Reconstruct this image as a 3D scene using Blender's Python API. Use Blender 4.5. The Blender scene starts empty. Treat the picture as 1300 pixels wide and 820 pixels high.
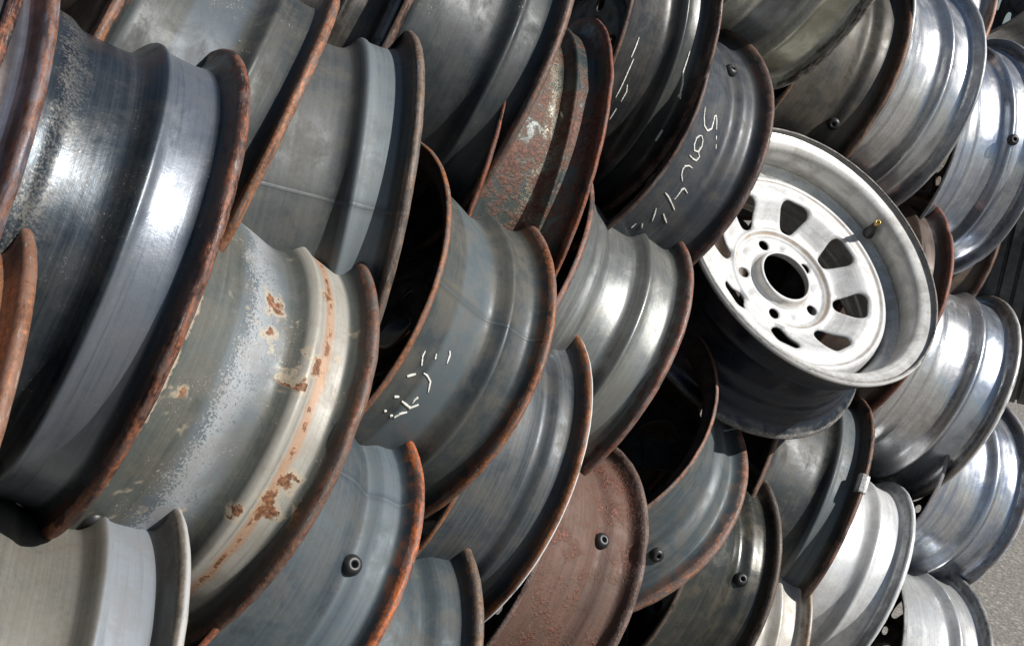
import bpy, bmesh, math, random
from mathutils import Vector, Matrix, noise

PLACE = {
# rim: (x, y, z of the outer flange centre), axis, direction of local x, radius, width
'A0': ((-0.4103, 0.8595, 1.0803), (0.81, 0.5398, -0.2291), (0.5794, -0.7971, 0.1701), 0.1990, 0.1644),
'A': ((-0.2903, 0.9342, 1.0382), (0.864, 0.4439, -0.2377), (0.4902, -0.8492, 0.1961), 0.1980, 0.1646),
'B': ((-0.2141, 1.0734, 0.8928), (0.7909, 0.4858, -0.3721), (0.5786, -0.7917, 0.1961), 0.1976, 0.1731),
'D0': ((-0.2352, 0.8418, 0.6882), (0.9035, 0.3708, -0.2149), (0.4268, -0.7332, 0.5294), 0.2132, 0.1661),
'E0': ((-0.3339, 0.7383, 0.9311), (0.8537, 0.4742, -0.2152), (0.5207, -0.7696, 0.3697), 0.1807, 0.1659),
'T1': ((-0.2629, 1.1258, 1.1146), (0.9347, 0.2395, -0.2628), (0.2802, -0.9511, 0.1298), 0.1813, 0.1537),
'T2': ((-0.1671, 1.2539, 1.0778), (0.9534, 0.2998, -0.0345), (0.3014, -0.9404, 0.1572), 0.1978, 0.1643),
'T3': ((-0.0959, 1.4727, 1.2189), (0.9184, 0.3007, -0.2571), (0.3057, -0.9519, -0.0212), 0.2010, 0.1621),
'T0': ((-0.2629, 1.4468, 1.2272), (0.9128, 0.3063, -0.2702), (0.3177, -0.9482, -0.0016), 0.2121, 0.1654),
'E': ((-0.02, 1.5149, 1.1142), (0.9542, 0.2717, -0.1254), (0.2828, -0.9558, 0.0803), 0.2264, 0.1144),
'T4': ((0.0487, 1.7274, 1.2932), (0.8687, 0.4788, -0.1266), (0.4722, -0.8779, -0.0797), 0.2201, 0.1305),
'F': ((0.1134, 1.7501, 1.167), (0.7521, 0.5534, -0.3579), (0.517, -0.8322, -0.2002), 0.2230, 0.1389),
'C': ((-0.0842, 1.3146, 0.937), (0.7483, 0.5394, -0.3863), (0.5981, -0.8004, 0.0409), 0.1934, 0.1555),
'G': ((0.0993, 1.5868, 0.9157), (0.8645, 0.3137, -0.3927), (0.3631, -0.9301, 0.0564), 0.2057, 0.1673),
'H': ((0.0, 1.4204, 0.7949), (0.8538, 0.4072, -0.3244), (0.4808, -0.8558, 0.191), 0.2114, 0.1247),
'I': ((-0.1536, 1.1332, 0.7378), (0.7614, 0.4502, -0.4664), (0.5941, -0.7726, 0.224), 0.1898, 0.1388),
'J': ((-0.0368, 1.2287, 0.5829), (0.893, 0.3769, -0.246), (0.4491, -0.7822, 0.4318), 0.2038, 0.1651),
'K': ((0.1026, 1.4726, 0.6559), (0.8259, 0.4272, -0.3679), (0.5228, -0.8245, 0.2164), 0.1999, 0.1491),
'L': ((0.1667, 1.6882, 0.7238), (0.4945, 0.5131, -0.7016), (0.421, -0.8476, -0.3231), 0.2201, 0.1672),
'M': ((0.5236, 1.9219, 0.6847), (0.9752, 0.005, -0.2212), (0.0572, -0.9714, 0.2303), 0.2096, 0.1493),
'N': ((0.343, 1.7676, 0.5887), (0.8878, 0.3573, -0.29), (0.4278, -0.873, 0.2343), 0.2038, 0.1501),
'O': ((0.4432, 1.8243, 0.4826), (0.921, 0.2797, -0.2713), (0.3554, -0.8883, 0.2908), 0.1989, 0.1497),
'P': ((0.6633, 2.0463, 0.5455), (0.9659, 0.0377, -0.2561), (0.102, -0.9647, 0.2427), 0.1951, 0.1899),
'Q': ((0.8403, 2.115, 0.3852), (0.9266, 0.2968, -0.231), (0.3563, -0.8895, 0.286), 0.2017, 0.1991),
'R': ((0.7815, 2.2321, 0.8656), (0.9568, 0.1295, -0.2602), (0.1491, -0.9872, 0.057), 0.2059, 0.1950),
'S': ((0.8642, 2.2899, 0.68), (0.9053, 0.3478, -0.2438), (0.3801, -0.9195, 0.0997), 0.2013, 0.2055),
'U': ((0.5025, 2.1652, 1.3358), (0.8773, 0.4331, -0.2069), (0.398, -0.8973, -0.1911), 0.2213, 0.1638),
'V': ((0.7098, 2.2945, 1.2846), (0.956, 0.2924, -0.0226), (0.2921, -0.9563, -0.0157), 0.2147, 0.1643),
'W': ((0.3671, 2.0883, 1.3258), (0.9032, 0.3341, -0.2694), (0.2969, -0.9397, -0.1699), 0.2314, 0.1500),
'X': ((0.3162, 1.8692, 1.498), (0.9399, 0.2407, -0.2421), (0.1899, -0.9579, -0.2152), 0.1956, 0.1655),
'AA': ((0.5863, 2.4173, 1.4258), (0.9207, 0.256, -0.2945), (0.1985, -0.957, -0.2114), 0.2255, 0.1643),
'BB': ((0.5749, 2.1474, 0.987), (0.9398, 0.2408, -0.2427), (0.2511, -0.9679, 0.0118), 0.2259, 0.1650),
'WH': ((0.3726, 1.6913, 1.1239), (0.2918, -0.6301, 0.7196), (-0.5006, -0.7417, -0.4465), 0.2038, 0.1733),
'f1': ((-0.487, 1.382, 1.2926), (0.8811, 0.3677, -0.2974), (0.3789, -0.9252, -0.0214), 0.2000, 0.1650),
'f2': ((0.1566, 2.2667, 1.6066), (0.9178, 0.2905, -0.2705), (0.2291, -0.9442, -0.2366), 0.1900, 0.1650),
'f3': ((-0.0351, 1.713, 0.7818), (0.8811, 0.3677, -0.2974), (0.4284, -0.887, 0.1725), 0.1950, 0.1650),
'f4': ((0.226, 2.0349, 0.7569), (0.8811, 0.3677, -0.2974), (0.4142, -0.9035, 0.1102), 0.1950, 0.1650),
'f5': ((0.7131, 2.4597, 1.0721), (0.8811, 0.3677, -0.2974), (0.344, -0.9299, -0.1304), 0.1950, 0.1650),
'f6': ((0.6276, 2.3469, 0.5418), (0.8811, 0.3677, -0.2974), (0.4193, -0.8983, 0.1315), 0.1950, 0.1650),
'f7': ((0.9132, 2.6845, 1.6483), (0.8911, 0.3581, -0.2788), (0.2493, -0.8996, -0.3585), 0.2000, 0.1650),
'f8': ((0.0689, 1.6168, 0.4737), (0.8811, 0.3677, -0.2974), (0.4584, -0.8187, 0.3458), 0.1950, 0.1650),
'f9': ((-0.3203, 1.4925, 0.995), (0.8811, 0.3677, -0.2974), (0.417, -0.9007, 0.1217), 0.1950, 0.1650),
'f10': ((0.7422, 2.4118, 1.0871), (0.9362, 0.2574, -0.2394), (0.2502, -0.9663, -0.0607), 0.1900, 0.1650),
'f11': ((-0.2525, 1.3596, 0.4661), (0.8811, 0.3677, -0.2974), (0.468, -0.7686, 0.4362), 0.1950, 0.1650),
'f12': ((0.3243, 1.8472, 0.3549), (0.8811, 0.3677, -0.2974), (0.4566, -0.8253, 0.3323), 0.1950, 0.1650),
'f13': ((0.702, 2.2264, 0.2153), (0.8811, 0.3677, -0.2974), (0.4506, -0.8437, 0.2918), 0.1950, 0.1650),
'f14': ((0.003, 1.9362, 1.0143), (0.8811, 0.3677, -0.2974), (0.3904, -0.9204, 0.0187), 0.1950, 0.1650),
'f15': ((0.2705, 2.1199, 0.9164), (0.8811, 0.3677, -0.2974), (0.3901, -0.9206, 0.0175), 0.1950, 0.1650),
}
CHALK = {'F': [[(-33.32, 0.104), (-29.99, 0.1008), (-27.42, 0.0952), (-26.64, 0.0864), (-28.39, 0.0812), (-30.79, 0.0818), (-33.16, 0.0826), (-34.14, 0.0803), (-32.68, 0.0772), (-29.51, 0.0726)], [(-27.61, 0.069), (-26.4, 0.0668)], [(-24.99, 0.0633), (-23.71, 0.0602)], [(-23.61, 0.0927), (-22.64, 0.0879), (-20.59, 0.0854), (-18.13, 0.0865), (-17.55, 0.0931), (-19.18, 0.0981), (-21.45, 0.0993), (-23.22, 0.0958), (-23.66, 0.0924)], [(-18.13, 0.0865), (-17.05, 0.081), (-15.23, 0.0826), (-14.89, 0.0889), (-15.09, 0.0973)], [(-6.34, 0.0842), (-7.8, 0.0911), (-9.43, 0.0945), (-10.96, 0.0942), (-12.13, 0.0883), (-12.2, 0.0821)], [(0.42, 0.0768), (-1.55, 0.0766), (-3.76, 0.0769), (-4.84, 0.0745), (-4.13, 0.0656)], [(0.6, 0.0959), (1.04, 0.0867), (2.21, 0.0751), (3.35, 0.0652)], [(6.82, 0.0754), (7.95, 0.0671), (8.94, 0.0582)], [(6.84, 0.09), (8.98, 0.0847), (11.48, 0.0794)], [(14.2, 0.0882), (15.89, 0.0824)], [(18.26, 0.0944), (15.65, 0.0946)]], 'C': [[(-4.01, 0.1216), (-2.18, 0.1211), (0.53, 0.1161)], [(-8.28, 0.0938), (-7.2, 0.0909), (-4.29, 0.0894)], [(-5.06, 0.1072), (-3.44, 0.1052)], [(5.65, 0.1241), (3.74, 0.1167)], [(2.21, 0.1091), (2.36, 0.1029), (3.47, 0.0958), (6.83, 0.0905)], [(13.25, 0.1217), (12.56, 0.117)], [(13.43, 0.1109), (14.32, 0.0965), (12.05, 0.0907)], [(9.89, 0.0969), (11.06, 0.0984), (12.52, 0.0985)], [(19.61, 0.1042), (17.49, 0.1013), (16.09, 0.0962)], [(18.96, 0.1198), (18.63, 0.1174)], [(19.7, 0.1097), (19.2, 0.1074)]], 'T4': [[(-14.49, 0.0205), (-10.55, 0.0206), (-7.17, 0.0206), (-3.16, 0.0152), (0.09, 0.0136), (2.02, 0.0114)], [(1.62, 0.0144), (0.23, 0.0126)], [(-4.47, 0.088), (0.24, 0.0887), (5.58, 0.0884), (10.46, 0.0886)], [(-12.17, 0.0907), (-8.71, 0.0912), (-4.61, 0.0924)], [(4.64, 0.0812), (7.08, 0.0775), (11.18, 0.078)], [(14.2, 0.079), (19.05, 0.0791)], [(14.4, 0.0125), (19.06, 0.0125)]], 'E': [[(-31.32, 0.0411), (-29.02, 0.0392)]]}
VALVE = {'I': (-14.84, 0.0434), 'K': (-26.76, 0.0479), 'L': (-10.39, 0.0458), 'N': (-11.55, 0.0423), 'F': (-63.57, 0.0428), 'W': (4.21, 0.0395), 'V': (-14.79, 0.0533), 'D0': (-66.12, 0.0599)}
CAM_H = 1.284
CAM_ROT = [[0.9702, -0.2423, 0.0], [0.0504, 0.2018, -0.97813], [0.237, 0.94898, 0.208]]
CAM_LENS = 44.308
SUN_DIR = [0.68, -0.2373, 0.6938]
LUG = -23.08
WEIGHT = -22.9
STEM = (169.43, 0.1399)
WH_SPIN = math.radians(122.2)
TYRE_AXIS = [0.9321, -0.3533, 0.0799]
TYRE = (0.985, 2.526, 1.143)

# ---------------------------------------------------------------- camera
scene = bpy.context.scene
C = scene.collection
cam_d = bpy.data.cameras.new('camera'); cam = bpy.data.objects.new('camera', cam_d); C.objects.link(cam)
cam_d.sensor_width = 36; cam_d.lens = CAM_LENS; cam_d.clip_start = .02; cam_d.clip_end = 500
cam.matrix_world = Matrix.Translation((0, 0, CAM_H)) @ Matrix(CAM_ROT).to_4x4()
scene.camera = cam
# ---------------------------------------------------------------- world and sun
SD = Vector(SUN_DIR).normalized()
elev = math.asin(SD.z); azim = math.atan2(SD.x, SD.y)
wd = bpy.data.worlds.new('World'); scene.world = wd; wd.use_nodes = True
nt = wd.node_tree
sky = nt.nodes.new('ShaderNodeTexSky'); sky.sky_type = 'NISHITA'; sky.sun_disc = False
sky.sun_elevation = elev; sky.sun_rotation = azim; sky.air_density = 1.2; sky.dust_density = 1.0
bgn = nt.nodes['Background']; bgn.inputs[1].default_value = .05
nt.links.new(sky.outputs[0], bgn.inputs[0])
sl = bpy.data.lights.new('sun', 'SUN'); sl.energy = 5.0; sl.angle = math.radians(.55); sl.color = (1, .965, .91)
so = bpy.data.objects.new('sun', sl); C.objects.link(so)
so.rotation_euler = SD.to_track_quat('Z', 'Y').to_euler()
scene.view_settings.view_transform = 'Standard'; scene.view_settings.look = 'None'
scene.view_settings.exposure = .25; scene.view_settings.gamma = 1
scene.view_settings.use_curve_mapping = False
scene.cycles.max_bounces = 8

# ---------------------------------------------------------------- materials
class NB:
    def __init__(s, name):
        s.m = bpy.data.materials.new(name); s.m.use_nodes = True; s.t = s.m.node_tree
        s.b = s.t.nodes['Principled BSDF']
    def n(s, typ, **k):
        o = s.t.nodes.new('ShaderNode' + typ)
        for a, b in k.items(): setattr(o, a, b)
        return o
    def put(s, sock, v):
        if isinstance(v, bpy.types.NodeSocket): s.t.links.new(v, sock)
        elif isinstance(v, (tuple, list)): sock.default_value = (tuple(v) + (1,))[:len(sock.default_value)]
        else: sock.default_value = v
    def math(s, op, a, b=0, c=0, clamp=False):
        o = s.n('Math', operation=op, use_clamp=clamp)
        s.put(o.inputs[0], a); s.put(o.inputs[1], b); s.put(o.inputs[2], c); return o.outputs[0]
    def step(s, v, lo, hi, a=0., b=1.):
        o = s.n('MapRange', interpolation_type='SMOOTHSTEP')
        s.put(o.inputs[0], v); s.put(o.inputs[1], lo); s.put(o.inputs[2], hi); s.put(o.inputs[3], a); s.put(o.inputs[4], b); return o.outputs[0]
    def mix(s, f, a, b):
        o = s.n('Mix', data_type='RGBA'); s.put(o.inputs[0], f); s.put(o.inputs[6], a); s.put(o.inputs[7], b); return o.outputs[2]
    def mixf(s, f, a, b):
        o = s.n('Mix', data_type='FLOAT'); s.put(o.inputs[0], f); s.put(o.inputs[2], a); s.put(o.inputs[3], b); return o.outputs[0]
    def noise(s, vec, scale, detail=4, rough=.55, dist=0.):
        o = s.n('TexNoise'); s.put(o.inputs['Vector'], vec); s.put(o.inputs['Scale'], scale)
        s.put(o.inputs['Detail'], detail); s.put(o.inputs['Roughness'], rough); s.put(o.inputs['Distortion'], dist); return o.outputs[0]
    def vec(s, x, y, z):
        o = s.n('CombineXYZ'); s.put(o.inputs[0], x); s.put(o.inputs[1], y); s.put(o.inputs[2], z); return o.outputs[0]

def steel(name, R, w, base, base2=None, rough=.42, metal=.3, rust=0., rustcol=(.2, .075, .03), flange=(.17, .07, .035),
          flange_amt=1., seat=None, seat_amt=.8, speck=0., speckcol=(.5, .52, .5), streak=.35, seed=0, spots=0., edge=None,
          left_edge=True, well=None, bump=.25, dirt=.3, patch=.5, blot=None, line=None, rings=None, seam=None, tail=None):
    """weathered rim steel: paint or bare metal with brushed rings, rust on the flanges, blotches and specks"""
    q = NB(name); base2 = base2 or tuple(c * 1.5 for c in base)
    tc = q.n('TexCoord').outputs['Object']
    off = q.n('VectorMath', operation='ADD'); q.put(off.inputs[0], tc); q.put(off.inputs[1], (seed * 3.1, seed * 1.7, 0)); P = off.outputs[0]
    sp = q.n('SeparateXYZ'); q.put(sp.inputs[0], tc); x, y, z = sp.outputs
    r = q.math('DIVIDE', q.math('SQRT', q.math('ADD', q.math('MULTIPLY', x, x), q.math('MULTIPLY', y, y))), R)
    th = q.math('ARCTAN2', y, x)
    a = q.math('MULTIPLY', z, -.16 / w)
    # rings run round the rim
    ring = q.noise(q.vec(q.math('MULTIPLY', th, .5), q.math('ADD', q.math('MULTIPLY', a, 150), seed), q.math('MULTIPLY', r, 30)), 1.6, 5, .65)
    ring2 = q.noise(q.vec(q.math('MULTIPLY', th, 2.2), q.math('ADD', q.math('MULTIPLY', a, 420), seed * 2), q.math('MULTIPLY', r, 60)), 1.0, 4, .7)
    big = q.noise(P, 9, 4, .6, .4); mid = q.noise(P, 38, 5, .65, .3); fine = q.noise(P, 260, 4, .7); vf = q.noise(P, 900, 2, .6)
    col = q.mix(q.step(q.math('ADD', q.math('MULTIPLY', big, patch), q.math('MULTIPLY', ring, 1 - patch)), .38, .64), base, base2)
    rg = q.math('MULTIPLY', q.math('SUBTRACT', q.math('ADD', q.math('MULTIPLY', ring, .6), q.math('MULTIPLY', ring2, .5)), .55), streak * 1.5)
    hs = q.n('HueSaturation'); q.put(hs.inputs['Value'], q.math('ADD', 1, q.math('ADD', rg, q.math('MULTIPLY', q.math('SUBTRACT', fine, .5), .5)), clamp=False)); q.put(hs.inputs['Color'], col)
    col = hs.outputs[0]
    rgh = q.mixf(q.step(mid, .35, .7), rough * .85, rough * 1.25)
    met = metal
    scuff = q.noise(q.vec(q.math('MULTIPLY', x, 1.), q.math('MULTIPLY', y, 1.), q.math('MULTIPLY', z, 1.6)), 16, 6, .72, .6)
    sc_ = q.step(scuff, .5, .68)
    rgh = q.math('ADD', rgh, q.math('MULTIPLY', sc_, .16))
    col = q.mix(q.math('MULTIPLY', sc_, .3 if base[0] < .5 else .1), col, tuple(c * .75 + .012 for c in base2))
    col = q.mix(q.math('MULTIPLY', q.step(scuff, .46, .34), .45 if base[0] < .4 else .12), col, tuple(c * .5 for c in base))
    if well:
        col = q.mix(q.math('MULTIPLY', q.math('MULTIPLY', q.step(a, .060, .07), q.step(a, .104, .112, 1, 0)), .8), col, well)
    if seat:
        sm = q.math('MULTIPLY', q.step(a, .014, .018), q.step(a, .049, .053, 1, 0))
        sm = q.math('MULTIPLY', sm, q.step(q.math('ADD', ring, q.math('MULTIPLY', mid, .4)), .42, .72, seat_amt * .55, seat_amt))
        col = q.mix(sm, col, seat)
    if tail:                                   # pale strip beside the far flange
        col = q.mix(q.math('MULTIPLY', q.step(q.math('ADD', a, q.math('MULTIPLY', q.math('SUBTRACT', mid, .5), .02)), .1395, .142), .8), col, tail)
    if blot:                                   # a band of another paint breaking up into flakes
        (lo, hi, bc, bt) = blot
        aw = q.math('ADD', a, q.math('MULTIPLY', q.math('SUBTRACT', big, .5), .05))
        grade = q.step(aw, lo, hi, bt - .16, bt + .14)
        gr = q.math('ADD', q.math('MULTIPLY', q.noise(P, 480, 4, .75), .7), q.math('MULTIPLY', mid, .3))
        bm_ = q.math('MULTIPLY', q.math('SUBTRACT', gr, grade), 14, 0, True)
        bm_ = q.math('MULTIPLY', bm_, q.step(aw, lo - .022, lo + .004))
        bm_ = q.math('MULTIPLY', bm_, q.step(aw, hi + .006, hi - .004))
        col = q.mix(q.math('MULTIPLY', bm_, .85), col, bc)
    if dirt:
        col = q.mix(q.math('MULTIPLY', q.step(q.math('ADD', mid, q.math('MULTIPLY', ring2, .35)), .6, .82), dirt), col, (.13, .105, .075))
    if speck:
        flk = q.noise(q.vec(q.math('MULTIPLY', x, .6), q.math('MULTIPLY', y, .6), z), 700, 4, .75)
        sk = q.math('MULTIPLY', q.step(flk, .62, .66), q.step(q.math('ADD', q.math('MULTIPLY', mid, .5), q.math('MULTIPLY', big, .5)), .57 - speck * .1, .62 - speck * .05))
        col = q.mix(sk, col, speckcol)
    rm = None
    if rust:
        rm = q.step(q.math('ADD', q.math('MULTIPLY', mid, .6), q.math('ADD', q.math('MULTIPLY', big, .35), q.math('MULTIPLY', fine, .25))), .78 - rust * .35, .86 - rust * .3)
    if spots:
        vo = q.n('TexVoronoi', feature='F1'); 
        wv = q.n('VectorMath', operation='MULTIPLY_ADD'); ncol = q.n('TexNoise'); q.put(ncol.inputs['Vector'], P); q.put(ncol.inputs['Scale'], 55); q.put(ncol.inputs['Detail'], 5)
        q.put(wv.inputs[0], ncol.outputs['Color']); q.put(wv.inputs[1], (.045, .045, .045)); q.put(wv.inputs[2], P)
        q.put(vo.inputs['Vector'], wv.outputs[0]); q.put(vo.inputs['Scale'], 30); q.put(vo.inputs['Randomness'], 1.)
        d = q.math('ADD', vo.outputs['Distance'], q.math('MULTIPLY', q.math('SUBTRACT', fine, .5), .35))
        s2 = q.math('MULTIPLY', q.step(d, .16, .24, 1, 0), q.step(big, .62 - spots * .2, .66 - spots * .2))
        halo = q.math('MULTIPLY', q.step(d, .24, .4, 1, 0), q.step(big, .62 - spots * .2, .66 - spots * .2))
        col = q.mix(q.math('MULTIPLY', halo, .6), col, (.45, .37, .26))
        rm = q.math('MAXIMUM', rm, s2) if rm is not None else s2
    if line:                                   # corroded line running round the rim
        lm = q.math('MULTIPLY', q.step(q.math('ABSOLUTE', q.math('SUBTRACT', q.math('ADD', a, q.math('MULTIPLY', q.math('SUBTRACT', mid, .5), .008)), line)), .0025, .0008), q.step(q.noise(P, 62, 4, .6), .5, .58))
        rm = q.math('MAXIMUM', rm, lm) if rm is not None else lm
        hl = q.step(q.math('ABSOLUTE', q.math('SUBTRACT', q.math('ADD', a, q.math('MULTIPLY', q.math('SUBTRACT', mid, .5), .008)), line)), .006, .002)
        col = q.mix(q.math('MULTIPLY', hl, .55), col, (.4, .19, .08))
    weld = None
    if seam is not None:                       # the butt weld across the barrel, its slight highlight painted as a paler line
        dw = q.math('ABSOLUTE', q.math('SUBTRACT', q.math('ADD', th, q.math('MULTIPLY', q.math('SUBTRACT', mid, .5), .012)), math.radians(seam)))
        weld = q.step(dw, .012, .004); hz = q.step(dw, .05, .01)
        col = q.mix(q.math('MULTIPLY', hz, .35), col, tuple(c * .55 for c in base)); col = q.mix(q.math('MULTIPLY', weld, .5), col, tuple(min(1, c * 1.9) for c in base))
    for (rr_, rw_, rc_, ra_) in (rings or ()):
        m_ = q.math('MULTIPLY', q.step(q.math('ABSOLUTE', q.math('SUBTRACT', r, rr_)), rw_, rw_ * .3), q.step(mid, .35, .6, ra_ * .4, ra_)); col = q.mix(m_, col, rc_)
    # flange: everything beyond .93 R
    back = q.step(q.math('ADD', r, q.math('MULTIPLY', q.math('SUBTRACT', mid, .5), .05)), .915, .935)
    bc_ = q.mix(q.step(mid, .4, .62), tuple(c * .55 for c in base), (flange[0] * .3 + .008, flange[1] * .3 + .008, flange[2] * .3 + .008))
    col = q.mix(q.math('MULTIPLY', back, .8 * flange_amt), col, bc_)
    fl = q.step(q.math('ADD', r, q.math('MULTIPLY', q.math('SUBTRACT', q.math('ADD', q.math('MULTIPLY', mid, .6), q.math('MULTIPLY', fine, .4)), .5), .05)), .958, .974)
    brk = q.noise(q.vec(q.math('MULTIPLY', th, 3.5), q.math('MULTIPLY', a, 90), seed * 1.3), 1.4, 5, .7)
    fl = q.math('MULTIPLY', fl, q.step(q.math('ADD', brk, q.math('MULTIPLY', q.math('SUBTRACT', mid, .5), .5)), .30 + .12 * ((seed * 7) % 1), .42 + .12 * ((seed * 7) % 1), flange_amt * .25, flange_amt))
    fc = q.mix(q.step(q.math('ADD', q.math('MULTIPLY', fine, .5), q.math('MULTIPLY', mid, .6)), .42, .68), tuple(c * .45 for c in flange), tuple(min(1, c * 1.25) for c in flange))
    lng = q.noise(q.vec(q.math('MULTIPLY', th, 9), q.math('MULTIPLY', a, 500), seed), 1, 4, .7)
    fc = q.mix(q.math('MULTIPLY', q.step(q.math('ADD', q.math('MULTIPLY', lng, .6), q.math('MULTIPLY', mid, .4)), .46, .56), .75), fc, tuple(.5 * (b + .11) for b in base))
    fc = q.mix(q.math('MULTIPLY', q.step(lng, .62, .68), .6), fc, (.36, .33, .3))
    if edge:
        fc = q.mix(q.math('MULTIPLY', q.step(r, .982, .99), q.step(a, .006, .0025)), fc, edge)
    if rm is not None:
        rc = q.mix(q.step(fine, .35, .7), tuple(c * .45 for c in rustcol), tuple(min(1, c * 1.6) for c in rustcol))
        col = q.mix(rm, col, rc)
    col = q.mix(fl, col, fc)
    q.put(q.b.inputs['Base Color'], col)
    allr = q.math('MAXIMUM', rm, fl) if rm is not None else fl
    q.put(q.b.inputs['Metallic'], q.mixf(allr, met, 0.15))
    q.put(q.b.inputs['Roughness'], q.mixf(allr, rgh, .62))
    bp = q.n('Bump'); q.put(bp.inputs['Strength'], bump); q.put(bp.inputs['Distance'], .001)
    hgt = q.math('ADD', q.math('MULTIPLY', ring2, .25), q.math('ADD', q.math('MULTIPLY', fine, .4), q.math('MULTIPLY', q.math('MULTIPLY', fine, allr), 1.3)))
    if weld is not None: hgt = q.math('ADD', hgt, q.math('MULTIPLY', weld, 1.2))
    q.put(bp.inputs['Height'], hgt); q.put(q.b.inputs['Normal'], bp.outputs[0])
    return q.m

def simple(name, col, rough=.5, metal=0., nscale=60, var=.3):
    q = NB(name); tc = q.n('TexCoord').outputs['Object']
    nz = q.noise(tc, nscale, 5, .6)
    q.put(q.b.inputs['Base Color'], q.mix(q.step(nz, .3, .7), tuple(c * (1 - var) for c in col), tuple(min(1, c * (1 + var)) for c in col)))
    q.put(q.b.inputs['Roughness'], rough); q.put(q.b.inputs['Metallic'], metal)
    bp = q.n('Bump'); q.put(bp.inputs['Strength'], .2); q.put(bp.inputs['Distance'], .001); q.put(bp.inputs['Height'], nz); q.put(q.b.inputs['Normal'], bp.outputs[0])
    return q.m

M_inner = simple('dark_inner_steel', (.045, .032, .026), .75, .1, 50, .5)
M_rubber = simple('black_rubber', (.018, .018, .02), .45, 0, 200, .3)
M_brass = simple('brass', (.55, .38, .14), .35, .9, 200, .2)
M_chalk = simple('chalk', (.72, .71, .66), .9, 0, 900, .25)
M_lead = simple('lead', (.26, .26, .26), .5, .4, 300, .35)
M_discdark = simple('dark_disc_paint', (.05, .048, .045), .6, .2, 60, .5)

# ---------------------------------------------------------------- shapes

PROFILES = [[(0, .984), (.0018, .994), (.0045, 1.0), (.0075, .995), (.009, .975), (.0105, .93), (.013, .9), (.018, .886), (.034, .884), (.046, .888), (.0500, .905), (.0530, .904), (.0565, .885), (.0615, .845), (.066, .826), (.08, .822), (.1, .823), (.106, .83), (.1115, .85), (.12, .856), (.128, .86), (.132, .88), (.139, .893), (.146, .902), (.1495, .93), (.1515, .96), (.155, .982), (.1575, .988), (.160, .982)],
            [(0, .984), (.0018, .994), (.0045, 1.0), (.0075, .995), (.009, .975), (.0105, .93), (.013, .9), (.018, .886), (.03, .884), (.040, .887), (.0440, .902), (.0470, .901), (.0505, .88), (.0565, .84), (.062, .826), (.072, .826), (.085, .838), (.105, .853), (.122, .868), (.138, .885), (.146, .9), (.1495, .93), (.1515, .96), (.155, .982), (.1575, .988), (.160, .982)],
            [(0, .986), (.002, .996), (.005, 1.0), (.0085, .994), (.0105, .972), (.0125, .93), (.015, .903), (.02, .892), (.03, .888), (.037, .882), (.043, .862), (.049, .842), (.056, .838), (.063, .85), (.07, .864), (.08, .87), (.1, .872), (.125, .876), (.138, .884), (.146, .9), (.1495, .93), (.1515, .96), (.155, .982), (.1575, .988), (.160, .982)]]
SHAPE = dict(A=0, R=0, S=0, U=0, V=0, G=0, X=0, WH=0, D0=0, F=2, I=2, K=2, L=2, N=2, J=2, W=2, f7=2, H=2)          # which pressing each rim is; the rest are the second
def chaikin(p, n=2):
    for _ in range(n):
        o = [p[0]]
        for i in range(len(p) - 1):
            (x0, y0), (x1, y1) = p[i], p[i + 1]
            o += [(x0 * .75 + x1 * .25, y0 * .75 + y1 * .25), (x0 * .25 + x1 * .75, y0 * .25 + y1 * .75)]
        o.append(p[-1]); p = o
    return p
def rprof(a, R, w, sh=1):
    a = a / w * .16; PTS = PROFILES[sh]
    for (x0, y0), (x1, y1) in zip(PTS, PTS[1:]):
        if x0 <= a <= x1: return R * (y0 + (y1 - y0) * (a - x0) / (x1 - x0))
    return R * .9
def new_mesh(name, verts, faces, mats, parent=None, fmat=None, smooth=True):
    me = bpy.data.meshes.new(name); me.from_pydata(verts, [], faces)
    for m in mats: me.materials.append(m)
    if fmat: me.polygons.foreach_set('material_index', fmat)
    if smooth: me.polygons.foreach_set('use_smooth', [True] * len(me.polygons))
    me.update()
    o = bpy.data.objects.new(name, me); C.objects.link(o)
    if parent: o.parent = parent
    return o
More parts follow.
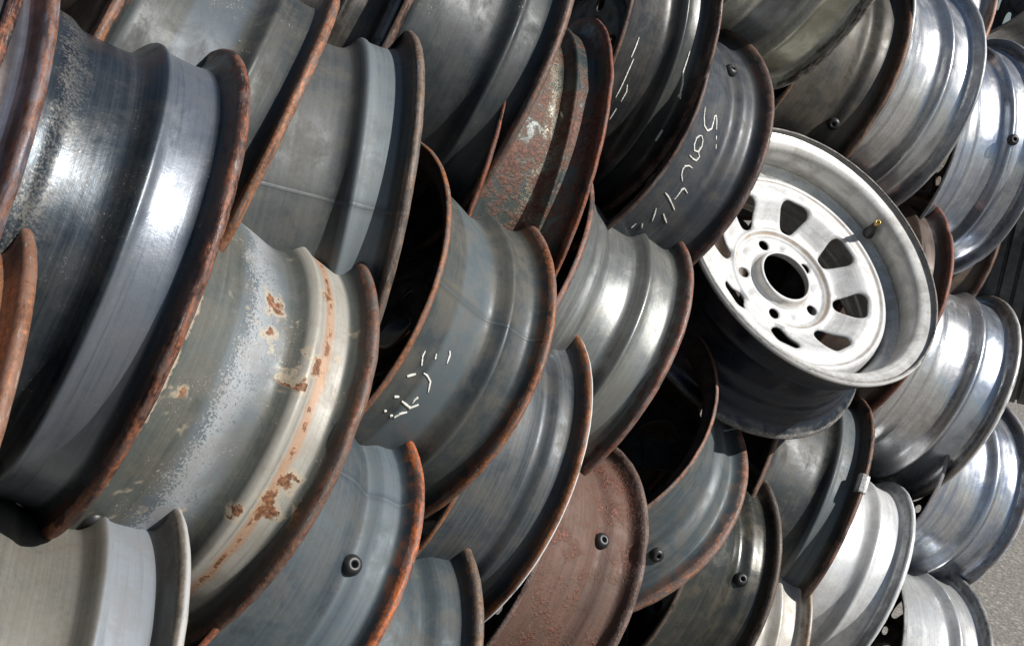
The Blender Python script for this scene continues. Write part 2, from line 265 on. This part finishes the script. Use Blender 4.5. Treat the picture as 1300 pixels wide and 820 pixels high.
def barrel(R, w, mo, mi, parent, seed, sh=1, seg=168):
    pts = chaikin([(a * w / .16, r * R) for a, r in PROFILES[sh]], 1)
    th = .0034
    inner = []
    for i, (a, r) in enumerate(pts):
        a0, r0 = pts[max(0, i - 1)]; a1, r1 = pts[min(len(pts) - 1, i + 1)]
        dx, dy = a1 - a0, r1 - r0; L = math.hypot(dx, dy) or 1
        inner.append((a + dy / L * th, r - dx / L * th))
    # outer profile ends curl: rounded lip by a half circle at each end
    def cap(p, qn, s):
        cx, cy = (p[0] + qn[0]) / 2, (p[1] + qn[1]) / 2; vx, vy = p[0] - cx, p[1] - cy
        return [(cx + vx * math.cos(t) - vy * math.sin(t) * s, cy + vy * math.cos(t) + vx * math.sin(t) * s) for t in (math.pi * .25, math.pi * .5, math.pi * .75)]
    prof = pts + cap(pts[-1], inner[-1], -1) + inner[::-1] + cap(inner[0], pts[0], -1)
    no = len(pts) + 1; K = len(prof); V = []; Fc = []; fm = []
    rnd = random.Random(seed); ph = [rnd.uniform(0, 6.28) for _ in range(4)]; am = [rnd.uniform(.00003, .00012) for _ in range(4)]
    dents = [] if seed == hash_('E0') else [(rnd.uniform(0, 6.28), rnd.uniform(.03, .09), rnd.uniform(-.0028, .001), rnd.uniform(-.0025, .0025)) for _ in range(rnd.choice((1, 2, 3, 4)))]
    for i in range(seg):
        t = math.pi + 2 * math.pi * i / seg; c, s = math.cos(t), math.sin(t)
        d = sum(am[j] * math.sin((j + 2) * t + ph[j]) for j in range(4))
        dz = .0006 * math.sin(2 * t + ph[0])
        chip = noise.noise((t * 14, seed * .7, 0)) * .00035 + noise.noise((t * 45, seed * .3, 5)) * .0002
        dr = da = 0
        for (t0, wd_, a_, b_) in dents:                     # knocks in the lip
            u = (math.pi - abs(abs((t % 6.2832) - t0) - math.pi)) / wd_; g = math.exp(-u * u); dr += a_ * g; da += b_ * g
        for (a, r) in prof:
            k = max(0, (r / R - .92) / .08); rr = r + d + (dr + chip) * k
            V.append((rr * c, rr * s, -a + dz + (da + chip) * k))
    for i in range(seg):
        j = (i + 1) % seg
        for k in range(K):
            l = (k + 1) % K
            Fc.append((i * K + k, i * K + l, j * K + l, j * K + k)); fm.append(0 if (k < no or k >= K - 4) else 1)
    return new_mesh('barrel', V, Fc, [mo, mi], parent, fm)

# the pressed disc: polar grid with windows, lug holes and centre bore cut out
def sd_window(x, y):
    """rounded triangle with its point towards the hub, x outwards"""
    x -= .1035
    d = -1e9
    for (nx, ny, o) in ((1, 0, .020), (-.42, .907, .019), (-.42, -.907, .019)):
        d = max(d, nx * x + ny * y - o)
    # round the corners: inward offset test
    cs = [(.0065, .0095), (.0065, -.0095), (-.0105, 0)]
    if True:
        import_d = min(math.hypot(x - cx, y - cy) for cx, cy in cs)
        # capsule triangle: distance to triangle of the corner centres minus radius
        best = 1e9; inside = True
        for i in range(3):
            ax, ay = cs[i]; bx, by = cs[(i + 1) % 3]; ex, ey = bx - ax, by - ay
            t = max(0, min(1, ((x - ax) * ex + (y - ay) * ey) / (ex * ex + ey * ey)))
            best = min(best, math.hypot(x - ax - ex * t, y - ay - ey * t))
            if ex * (y - ay) - ey * (x - ax) > 0: inside = False
        return (-best if inside else best) - .0112
    return d
def disc_height(r, th):
    P = [(.0, .0), (.0355, .014), (.0385, .014), (.041, .004), (.046, .000), (.066, .000), (.071, .003), (.0765, .008), (.081, .0065), (.124, .0295), (.139, .0285), (.144, .0315), (.149, .0295), (.1525, .020), (.155, .004), (.1556, -.008)]
    h = P[-1][1]
    for (x0, y0), (x1, y1) in zip(P, P[1:]):
        if x0 <= r <= x1:
            t = (r - x0) / (x1 - x0); t = t * t * (3 - 2 * t); h = y0 + (y1 - y0) * t; break
    if .046 < r < .068:                                     # bosses between the lug holes
        for k in range(5):
            a = LG + math.radians(36 + 72 * k); dx = r * math.cos(th) - .057 * math.cos(a); dy = r * math.sin(th) - .057 * math.sin(a)
            d = math.hypot(dx, dy)
            if d < .011: h += .003 * (1 - (d / .011) ** 2) ** 2
    return h
LG = math.radians(LUG)
def disc_mesh():
    nT = 560; rs = []
    r = .0355
    while r < .1556: rs.append(r); r += .0014 if r < .08 or r > .14 else .0017
    def sdf(x, y):
        r = math.hypot(x, y); th = math.atan2(y, x); d = 1
        if .076 < r < .14:
            k = round(th / (math.pi / 4)); t = th - k * math.pi / 4; d = sd_window(r * math.cos(t), r * math.sin(t))
        elif .04 < r < .076:
            t = th - LG; k = round(t / (math.pi * .4)); t -= k * math.pi * .4; d = math.hypot(r * math.cos(t) - .057, r * math.sin(t)) - .0072
        return d
    bm = bmesh.new(); G = []
    for r in rs:
        row = []
        for i in range(nT):
            t = 2 * math.pi * i / nT; row.append(bm.verts.new((r * math.cos(t), r * math.sin(t), 0)))
        G.append(row)
    for a in range(len(rs) - 1):
        for i in range(nT):
            j = (i + 1) % nT; bm.faces.new((G[a][i], G[a + 1][i], G[a + 1][j], G[a][j]))
    S = {v: sdf(v.co.x, v.co.y) for v in bm.verts}
    kill = [f for f in bm.faces if sum(S[v] for v in f.verts) / 4 < 0]
    bmesh.ops.delete(bm, geom=kill, context='FACES')
    for v in list(bm.verts):
        if not v.link_faces: bm.verts.remove(v); continue
        s = S[v]
        if v.is_boundary and abs(s) < .003:
            for _ in range(3):
                x, y = v.co.x, v.co.y; s = sdf(x, y); e = 1e-4
                gx, gy = (sdf(x + e, y) - s) / e, (sdf(x, y + e) - s) / e; g = math.hypot(gx, gy) or 1
                v.co.x -= s * gx / g; v.co.y -= s * gy / g
    for v in bm.verts:
        x, y = v.co.x, v.co.y; r = math.hypot(x, y); s = sdf(x, y); h = disc_height(r, math.atan2(y, x))
        if s < .006 and r > .076: h -= .0032 * (1 - max(0, s) / .006) ** 2
        if s < .003 and r < .076: h -= .0018 * (1 - max(0, s) / .003) ** 2
        v.co.z = h
    me = bpy.data.meshes.new('disc'); bm.to_mesh(me); bm.free()
    me.polygons.foreach_set('use_smooth', [True] * len(me.polygons))
    return me
DISC = disc_mesh()

def lathe(name, prof, mats, parent, seg=24):
    V = []; Fc = []; K = len(prof)
    for i in range(seg):
        t = 2 * math.pi * i / seg
        for z, r in prof: V.append((r * math.cos(t), r * math.sin(t), z))
    for i in range(seg):
        j = (i + 1) % seg
        for k in range(K - 1): Fc.append((i * K + k, j * K + k, j * K + k + 1, i * K + k + 1))
    return new_mesh(name, V, Fc, mats, parent)

def place(o, c, zaxis, xaxis):
    z = Vector(zaxis).normalized(); x = Vector(xaxis); x = (x - z * x.dot(z)).normalized(); y = z.cross(x)
    m = Matrix((x, y, z)).transposed().to_4x4(); m.translation = Vector(c); o.matrix_world = m

GROUP = 'bare wheel rims laid in the pile'
def rim(key, label, outer, inner=None, discmat=None, spin=0., **kw):
    c, n, x, R, w = PLACE[key]
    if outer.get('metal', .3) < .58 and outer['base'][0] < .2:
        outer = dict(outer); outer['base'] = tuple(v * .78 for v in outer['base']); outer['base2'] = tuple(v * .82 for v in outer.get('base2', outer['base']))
    e = bpy.data.objects.new('wheel_rim', None); C.objects.link(e); e.empty_display_size = .05
    place(e, c, n, x)
    e['label'] = label; e['category'] = 'wheel rim'; e['group'] = GROUP
    mo = steel('rim_steel', R, w, seed=(hash_(key) % 97) * .37, **outer)
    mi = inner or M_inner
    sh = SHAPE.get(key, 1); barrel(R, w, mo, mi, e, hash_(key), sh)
    d = bpy.data.objects.new('disc', DISC if key != 'WH' else DISC.copy()); C.objects.link(d); d.parent = e
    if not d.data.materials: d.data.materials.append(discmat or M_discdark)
    so_ = d.modifiers.new('thick', 'SOLIDIFY'); so_.thickness = .0035; so_.offset = -1
    s = R / .195; d.scale = (s, s, s); d.location = (0, 0, -.058 * w / .16); d.rotation_euler = (0, 0, spin)
    if key in VALVE: valve(e, R, w, *VALVE[key], sh)
    if key in CHALK: chalk(e, R, w, CHALK[key], kw.get('cw', .0016), sh)
    return e
def hash_(s):
    h = 7
    for ch in s: h = h * 31 + ord(ch)
    return h % 10007
def valve(parent, R, w, deg, a, sh):
    """rubber foot of the snap-in valve seen on the outside of the barrel"""
    t = math.radians(deg); r = rprof(a, R, w, sh)
    r1 = rprof(a + .006, R, w, sh); r0 = rprof(a - .006, R, w, sh)
    v = lathe('valve', [(-.004, .0055), (-.001, .0092), (.003, .0094), (.0065, .008), (.0082, .0058), (.0084, .0036), (.0078, .0028), (-.003, .0026), (-.004, .0001)], [M_rubber], parent, 28)
    slope = math.atan2(r0 - r1, .012)
    n = Vector((math.cos(t) * math.cos(slope), math.sin(t) * math.cos(slope), -math.sin(slope) * .6)).normalized()
    q = n.to_track_quat('Z', 'Y')
    v.rotation_euler = q.to_euler(); v.location = (r * math.cos(t), r * math.sin(t), -a)
def chalk(parent, R, w, strokes, cw, sh):
    rnd = random.Random(3)
    for s in strokes:
        pts = []; V = []; Fc = []
        for (d0, a0), (d1, a1) in zip(s, s[1:]):
            L = math.hypot(math.radians(d1 - d0) * R * .85, a1 - a0); n = max(2, int(L / .0012))
            for i in range(n): pts.append((d0 + (d1 - d0) * i / n, a0 + (a1 - a0) * i / n))
        pts.append(s[-1])
        if len(pts) < 3: continue
        P = []
        for d, a in pts:
            t = math.radians(d); P.append((math.radians(d) * R * .85, a))
        base = len(V); m = len(P)
        for i, (u, a) in enumerate(P):
            u0, a0 = P[max(0, i - 1)]; u1, a1 = P[min(m - 1, i + 1)]
            dx, dy = u1 - u0, a1 - a0; L = math.hypot(dx, dy) or 1; ww = cw * rnd.uniform(.3, .55) * (.55 + .45 * math.sin(math.pi * min(1, (i + .8) / m)))
            for sgn, up in ((-1, 0), (-.6, 1), (.6, 1), (1, 0)):
                uu, aa = u - dy / L * ww * sgn, a + dx / L * ww * sgn
                t = uu / (R * .85); rr = rprof(aa, R, w, sh) + (.0013 if up else -.0006)
                V.append((rr * math.cos(t), rr * math.sin(t), -aa))
        for i in range(m - 1):
            for k in range(3): Fc.append((base + i * 4 + k, base + i * 4 + k + 1, base + i * 4 + k + 5, base + i * 4 + k + 4))
        new_mesh('chalk_mark', V, Fc, [M_chalk], parent, smooth=False)

# ---------------------------------------------------------------- ground
def ground():
    q = NB('ground_gravel'); tc = q.n('TexCoord').outputs['Object']
    n1 = q.noise(tc, 1.3, 4, .6); n2 = q.noise(tc, 60, 6, .7); n3 = q.noise(tc, 240, 3, .6)
    vo = q.n('TexVoronoi', feature='F1'); q.put(vo.inputs['Vector'], tc); q.put(vo.inputs['Scale'], 85)
    col = q.mix(q.step(n2, .35, .65), (.13, .12, .105), (.27, .25, .22)); col = q.mix(q.step(n1, .4, .6, 0, .4), col, (.17, .155, .135))
    col = q.mix(q.step(vo.outputs['Color'], .7, .9, 0, .5), col, (.4, .37, .33)); col = q.mix(q.step(n3, .6, .75, 0, .6), col, (.06, .055, .05))
    q.put(q.b.inputs['Base Color'], col); q.put(q.b.inputs['Roughness'], .9)
    bp = q.n('Bump'); q.put(bp.inputs['Strength'], .6); q.put(bp.inputs['Distance'], .004)
    q.put(bp.inputs['Height'], q.math('ADD', n2, vo.outputs['Distance'])); q.put(q.b.inputs['Normal'], bp.outputs[0])
    o = new_mesh('ground', [(-150, -150, 0), (150, -150, 0), (150, 150, 0), (-150, 150, 0)], [(0, 1, 2, 3)], [q.m], smooth=False)
    o['kind'] = 'structure'; o['label'] = 'grey gravelly ground beside the rim pile'
ground()

# ---------------------------------------------------------------- rims, left to right
RU = (.24, .085, .035); BR = (.11, .055, .035); OR = (.42, .13, .035)
S = dict
rim('A0', 'blue-grey rim with brown rusty flange cut off by the top left corner of the photo', S(base=(.16, .17, .22), base2=(.3, .31, .36), rough=.35, metal=.6, flange=(.19, .08, .045), well=(.05, .05, .07), seat=(.05, .035, .03)))
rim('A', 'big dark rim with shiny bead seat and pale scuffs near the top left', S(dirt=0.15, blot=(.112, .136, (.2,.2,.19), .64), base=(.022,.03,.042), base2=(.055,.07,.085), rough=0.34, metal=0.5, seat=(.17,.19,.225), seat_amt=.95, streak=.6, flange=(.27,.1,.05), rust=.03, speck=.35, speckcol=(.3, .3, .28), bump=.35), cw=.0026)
rim('B', 'peeling grey-green rim with cream bead seat, rust spots and white flaking band', S(tail=(.5,.42,.32), line=0.033, base=(.078,.088,.082), base2=(.108,.118,.108), rough=0.5, metal=0.12, seat=(.34,.325,.29), seat_amt=1., spots=0.45, rust=0.015, speck=.6, speckcol=(.5, .52, .55), flange=(.2,.09,.055), well=(.11,.13,.145), rustcol=(.2, .09, .045), blot=(.088, .122, (.33,.35,.37), .55), bump=.4))
rim('D0', 'smooth beige-grey rim with thin orange flange line in the bottom left corner', S(base=(0.145, 0.140, 0.123), base2=(0.178, 0.174, 0.157), rough=.5, metal=.1, seat=(.24,.27,.31), flange=(.24, .19, .14), flange_amt=.75, streak=.25, edge=(.5, .5, .5), dirt=.25))
rim('E0', 'bright orange rusted rim at the left edge of the photo', S(base=(.28,.12,.06), base2=(.38,.19,.1), rough=.5, metal=.1, rust=.55, rustcol=(.3,.12,.05), flange=(.22,.1,.055)))
rim('T1', 'olive-grey speckled rim with streaky rust and silver flange at the top left', S(dirt=0.2, base=(.04,.05,.055), base2=(.068,.072,.066), rough=0.55, metal=0.1, rust=.12, speck=.2, flange=(.33,.14,.07), well=(.07, .09, .11)))
rim('T2', 'plain smooth grey rim with thin rusty flange, left of the black opening', S(seam=-5, base=(0.065, 0.074, 0.079), base2=(0.086, 0.094, 0.094), rough=0.55, metal=0.1, flange=(.2, .13, .09), streak=.3, dirt=.2, seat=(.15, .18, .2)))
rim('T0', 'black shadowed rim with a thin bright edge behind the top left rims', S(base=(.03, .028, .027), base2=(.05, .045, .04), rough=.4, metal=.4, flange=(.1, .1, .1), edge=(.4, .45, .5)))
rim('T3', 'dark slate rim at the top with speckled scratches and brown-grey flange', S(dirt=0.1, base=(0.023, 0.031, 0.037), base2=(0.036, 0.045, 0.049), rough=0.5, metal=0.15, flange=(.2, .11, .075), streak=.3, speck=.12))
rim('E', 'heavily rusted rim with flaking blue-green and cream paint in the top centre', S(base=(.045,.062,.068), base2=(.09,.1,.085), rough=.42, metal=.2, rust=0.62, rustcol=(.105,.045,.03), flange=(.3,.09,.04), speck=.7, speckcol=(.55, .5, .38), blot=(.066,.12,(.36,.31,.22),.6), bump=.6, patch=.8))
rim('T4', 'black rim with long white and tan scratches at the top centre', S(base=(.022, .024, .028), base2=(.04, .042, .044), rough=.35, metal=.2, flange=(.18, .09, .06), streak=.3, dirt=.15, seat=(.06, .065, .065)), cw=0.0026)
rim('F', 'dark slate rim with white chalk writing and a valve foot, beside the white wheel', S(base=(.035, .042, .053), base2=(.055, .065, .08), rough=0.48, metal=0.1, flange=(.15, .075, .05), rust=.04, streak=.25, dirt=.2), cw=0.0027)
rim('C', 'olive-grey rim with open black mouth and faded chalk circles in the centre', S(seam=-25, base=(0.048, 0.062, 0.070), base2=(.085,.09,.082), rough=0.52, metal=0.15, flange=(.3,.115,.05), well=(.09, .115, .13), patch=.85), cw=0.003)
rim('G', 'sparkling grey metal rim with pale blue sheen, left of the white wheel', S(base=(.16,.17,.165), base2=(.24,.25,.25), rough=0.36, metal=0.6, flange=(.25,.1,.065), seat=(.26, .27, .26), streak=.4, speck=.1))
rim('H', 'blue-grey rim with orange-brown flange and a bright chrome edge in the lower centre', S(base=(0.053, 0.068, 0.081), base2=(0.099, 0.112, 0.124), rough=0.48, metal=0.2, flange=(.34, .13, .05), edge=(.75, .78, .8), streak=.7))
rim('I', 'slate blue rim with vivid orange flange and valve foot at the bottom left', S(seam=-40, base=(0.047, 0.063, 0.077), base2=(0.061, 0.081, 0.095), rough=0.6, metal=0.05, flange=(.5, .14, .04), streak=.25, dirt=.2, seat=(.1, .13, .15)))
rim('J', 'slate blue rim low at the bottom edge between orange-flanged and chrome-edged rims', S(base=(0.049, 0.068, 0.080), base2=(0.075, 0.098, 0.112), rough=0.6, metal=0.05, flange=(.22, .14, .09), streak=.25))
rim('K', 'rim rusted mauve-brown all over with valve foot at the bottom centre', S(base=(.11,.062,.048), base2=(.16,.085,.062), rough=0.7, metal=0.05, rust=0.55, rustcol=(.13,.055,.038), flange=(.2, .13, .105), bump=0.9, streak=.3))
rim('L', 'blue-grey rim with open dark mouth and valve foot below the white wheel', S(base=(0.060, 0.080, 0.092), base2=(0.092, 0.112, 0.124), rough=0.5, metal=0.15, flange=(.28, .13, .08), streak=.5))
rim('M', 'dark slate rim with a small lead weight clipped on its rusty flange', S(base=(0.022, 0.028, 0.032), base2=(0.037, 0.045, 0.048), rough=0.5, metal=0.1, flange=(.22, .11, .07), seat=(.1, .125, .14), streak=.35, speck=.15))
rim('N', 'black glossy rim with scraped paint and valve foot at the bottom edge', S(base=(.035, .038, .036), base2=(.06, .065, .06), rough=.28, metal=.35, flange=(.12, .08, .06), speck=.3, speckcol=(.4, .3, .18)))
rim('O', 'cream rim stained with rust showing as a sliver at the bottom, left of the weight', S(base=(.45,.43,.39), base2=(.52,.5,.46), rough=.4, metal=.1, flange=(.32, .2, .12), rust=.12))
rim('P', 'bright silver-white rim with black-speckled flange at the bottom right', S(base=(.62,.63,.64), base2=(.72,.73,.74), rough=.34, metal=.3, flange=(.2, .22, .24), flange_amt=.7, streak=.3, dirt=.2, edge=(.7, .72, .74)))
rim('Q', 'silver rim just showing its top at the bottom right edge', S(base=(.4, .41, .41), base2=(.5, .51, .52), rough=.35, metal=.5, flange=(.2, .2, .2)))
BL = S(base=(.52, .54, .57), base2=(.66, .66, .66), rough=.3, metal=.88, streak=.45, dirt=.25, flange_amt=.85, bump=.12)
rim('R', 'chromed blue-tinged rim with rust-stained flange right of the white wheel', {**BL, 'flange': (.3, .22, .15), 'edge': (.6, .62, .65), 'rust': .05, 'seat': (.4, .46, .56)})
rim('S', 'chromed rim with brown stained flange in the bottom right corner beside the ground', {**BL, 'base': (.4, .47, .6), 'flange': (.26, .2, .16), 'edge': (.5, .58, .7)})  # blue of the reflected sky tinted into base and edge colour
rim('U', 'shiny bare steel rim with wavy rub marks at the top right', {**BL, 'flange': (.3, .31, .32), 'flange_amt': .6, 'rust': .03, 'seat': (.6, .63, .68)})
rim('V', 'shiny blue-reflecting bare rim with black valve foot at the right edge', {**BL, 'base': (.42, .49, .62), 'flange': (.3, .29, .28), 'flange_amt': .7})  # base colour carries a painted blue sky reflection
rim('W', 'dull grey-brown rim with valve foot and bright rusty edge at the top right', S(base=(0.048, 0.045, 0.040), base2=(0.076, 0.072, 0.062), rough=0.5, metal=0.2, flange=(.2, .1, .06), streak=.35))
rim('X', 'dark rim with pale greenish cream bands and black rusty flange at the top right', S(base=(.52,.52,.47), base2=(.64,.64,.57), rough=.32, metal=.3, flange=(.07, .045, .035), well=(.04,.055,.09), streak=.6, seat=(.42, .42, .32)))
rim('AA', 'rim with bright orange-edged flange peeping out at the top right above the shiny rims', S(base=(.3, .3, .3), base2=(.4, .4, .4), rough=.35, metal=.6, flange=(.4, .2, .12)))
rim('BB', 'rust-red rim seen as a strip between the white wheel and the blue chromed rim', S(base=(0.072, 0.048, 0.040), base2=(0.104, 0.072, 0.056), rough=.5, metal=.2, flange=(.26, .09, .055), rust=.2))
# the white wheel, its face to the sky
M_white_in = steel('silver_white_paint', PLACE['WH'][3], PLACE['WH'][4], base=(.58, .58, .56), base2=(.66, .66, .64), rough=.3, metal=.15, flange=(.4, .34, .27), flange_amt=.35, rust=.0, streak=.25, dirt=.35, seat=(.42, .41, .38), seat_amt=.6, speck=.2, speckcol=(.1, .09, .08), bump=.15)
M_face = steel('white_face_paint', PLACE['WH'][3], PLACE['WH'][4], base=(.56, .565, .57), base2=(.62, .625, .63), rough=.36, metal=.1, flange_amt=0., streak=.1, dirt=.3, rings=[(.358, .012, (.4, .3, .2), .7), (.693, .01, (.36, .28, .2), .6), (.2, .012, (.35, .28, .2), .5)], speck=.05, speckcol=(.2, .14, .1), bump=.08)
wh = rim('WH', 'white painted wheel with eight windows, five bolt holes and dark barrel', S(dirt=0.05, base=(.012,.018,.03), base2=(.02,.03,.05), rough=.3, metal=.35, flange=(.3, .28, .26), flange_amt=.8, edge=(.75, .75, .74), streak=.4), inner=M_white_in, spin=WH_SPIN)
for ch in wh.children:
    if ch.name.startswith('disc'): ch.data.materials.clear(); ch.data.materials.append(M_face); ch.location.z = -.085
def stem(parent, deg, rr, a):
    t = math.radians(deg)
    v = lathe('valve_stem', [(0, .0085), (.004, .0085), (.009, .0062), (.03, .0048), (.031, .0001)], [M_rubber], parent, 24)
    v.location = (rr * math.cos(t), rr * math.sin(t), -a); v.rotation_euler = Vector((-.45 * math.cos(t), -.45 * math.sin(t), 1)).to_track_quat('Z', 'Y').to_euler()
    lathe('valve_tip', [(.0309, .0001), (.0309, .0036), (.042, .0036), (.042, .0026), (.036, .0022), (.036, .0001)], [M_brass], v, 20)
stem(wh, STEM[0], PLACE['WH'][3] * .835, .045)
# lead weight clipped on the flange of the slate rim
def weight():
    c, n, x, R, w = PLACE['M']; e = [o for o in C.objects if o.get('label', '').startswith('dark slate rim with a small lead')][0]
    V = []; Fc = []; N = 14
    prof = [(-.002, 1.003), (.003, 1.009), (.0095, 1.004), (.0135, .985), (.0135, .962), (.0105, .958), (.0095, .975), (.0075, .993), (-.002, .996)]
    for i in range(N + 1):
        t = math.radians(WEIGHT + (i / N - .5) * 8); k = 1 if 0 < i < N else .997
        for a, r in prof: V.append((R * r * k * math.cos(t), R * r * k * math.sin(t), -a))
    K = len(prof)
    for i in range(N):
        for k in range(K):
            l = (k + 1) % K; Fc.append((i * K + k, i * K + l, (i + 1) * K + l, (i + 1) * K + k))
    Fc.append(tuple(range(K))[::-1]); Fc.append(tuple(N * K + k for k in range(K)))
    new_mesh('balance_weight', V, Fc, [M_lead], e, smooth=False)
weight()
# rims deeper in the pile and along its foot, seen through the gaps
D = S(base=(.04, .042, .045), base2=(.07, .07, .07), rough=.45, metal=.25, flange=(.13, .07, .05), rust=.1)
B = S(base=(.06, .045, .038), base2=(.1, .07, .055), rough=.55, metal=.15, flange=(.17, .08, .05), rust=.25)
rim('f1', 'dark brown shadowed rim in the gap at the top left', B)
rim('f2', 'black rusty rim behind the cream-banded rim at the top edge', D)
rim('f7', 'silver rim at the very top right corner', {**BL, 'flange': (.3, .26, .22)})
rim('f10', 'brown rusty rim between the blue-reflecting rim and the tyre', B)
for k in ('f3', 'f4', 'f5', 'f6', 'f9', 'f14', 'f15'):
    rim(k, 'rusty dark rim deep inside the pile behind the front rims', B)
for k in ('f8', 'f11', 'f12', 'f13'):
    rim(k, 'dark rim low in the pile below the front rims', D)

# ---------------------------------------------------------------- tyre
def tyre(c, n):
    e = bpy.data.objects.new('tyre', None); C.objects.link(e); place(e, c, n, Vector((0, 0, 1)))
    e['label'] = 'black rubber tyre with grooved tread at the right edge'; e['category'] = 'tyre'
    q = NB('tyre_rubber'); tc = q.n('TexCoord').outputs['Object']; nz = q.noise(tc, 70, 5, .65)
    q.put(q.b.inputs['Base Color'], q.mix(q.step(nz, .35, .7), (.04, .042, .045), (.075, .077, .08))); q.put(q.b.inputs['Roughness'], .62)
    bp = q.n('Bump'); q.put(bp.inputs['Strength'], .3); q.put(bp.inputs['Distance'], .001); q.put(bp.inputs['Height'], nz); q.put(q.b.inputs['Normal'], bp.outputs[0])
    W2 = .1; R = .3
    prof = [(-.075, .19), (-.085, .2), (-.098, .235), (-.1, .265), (-.088, .288)]
    z = -.078
    while z < .075:
        cr = R - .006 * (z / .08) ** 2
        prof += [(z, cr), (z + .018, cr), (z + .0195, cr - .007), (z + .0225, cr - .007), (z + .024, cr)]; z += .0255
    prof += [(.088, .288), (.1, .265), (.098, .235), (.085, .2), (.075, .19), (.07, .2), (.08, .24), (.07, .285), (-.07, .285), (-.08, .24), (-.07, .2), (-.075, .19)]
    t = lathe('tread', prof, [q.m], e, 160)
    for p in t.data.polygons: p.use_smooth = False
tyre(TYRE, TYRE_AXIS)
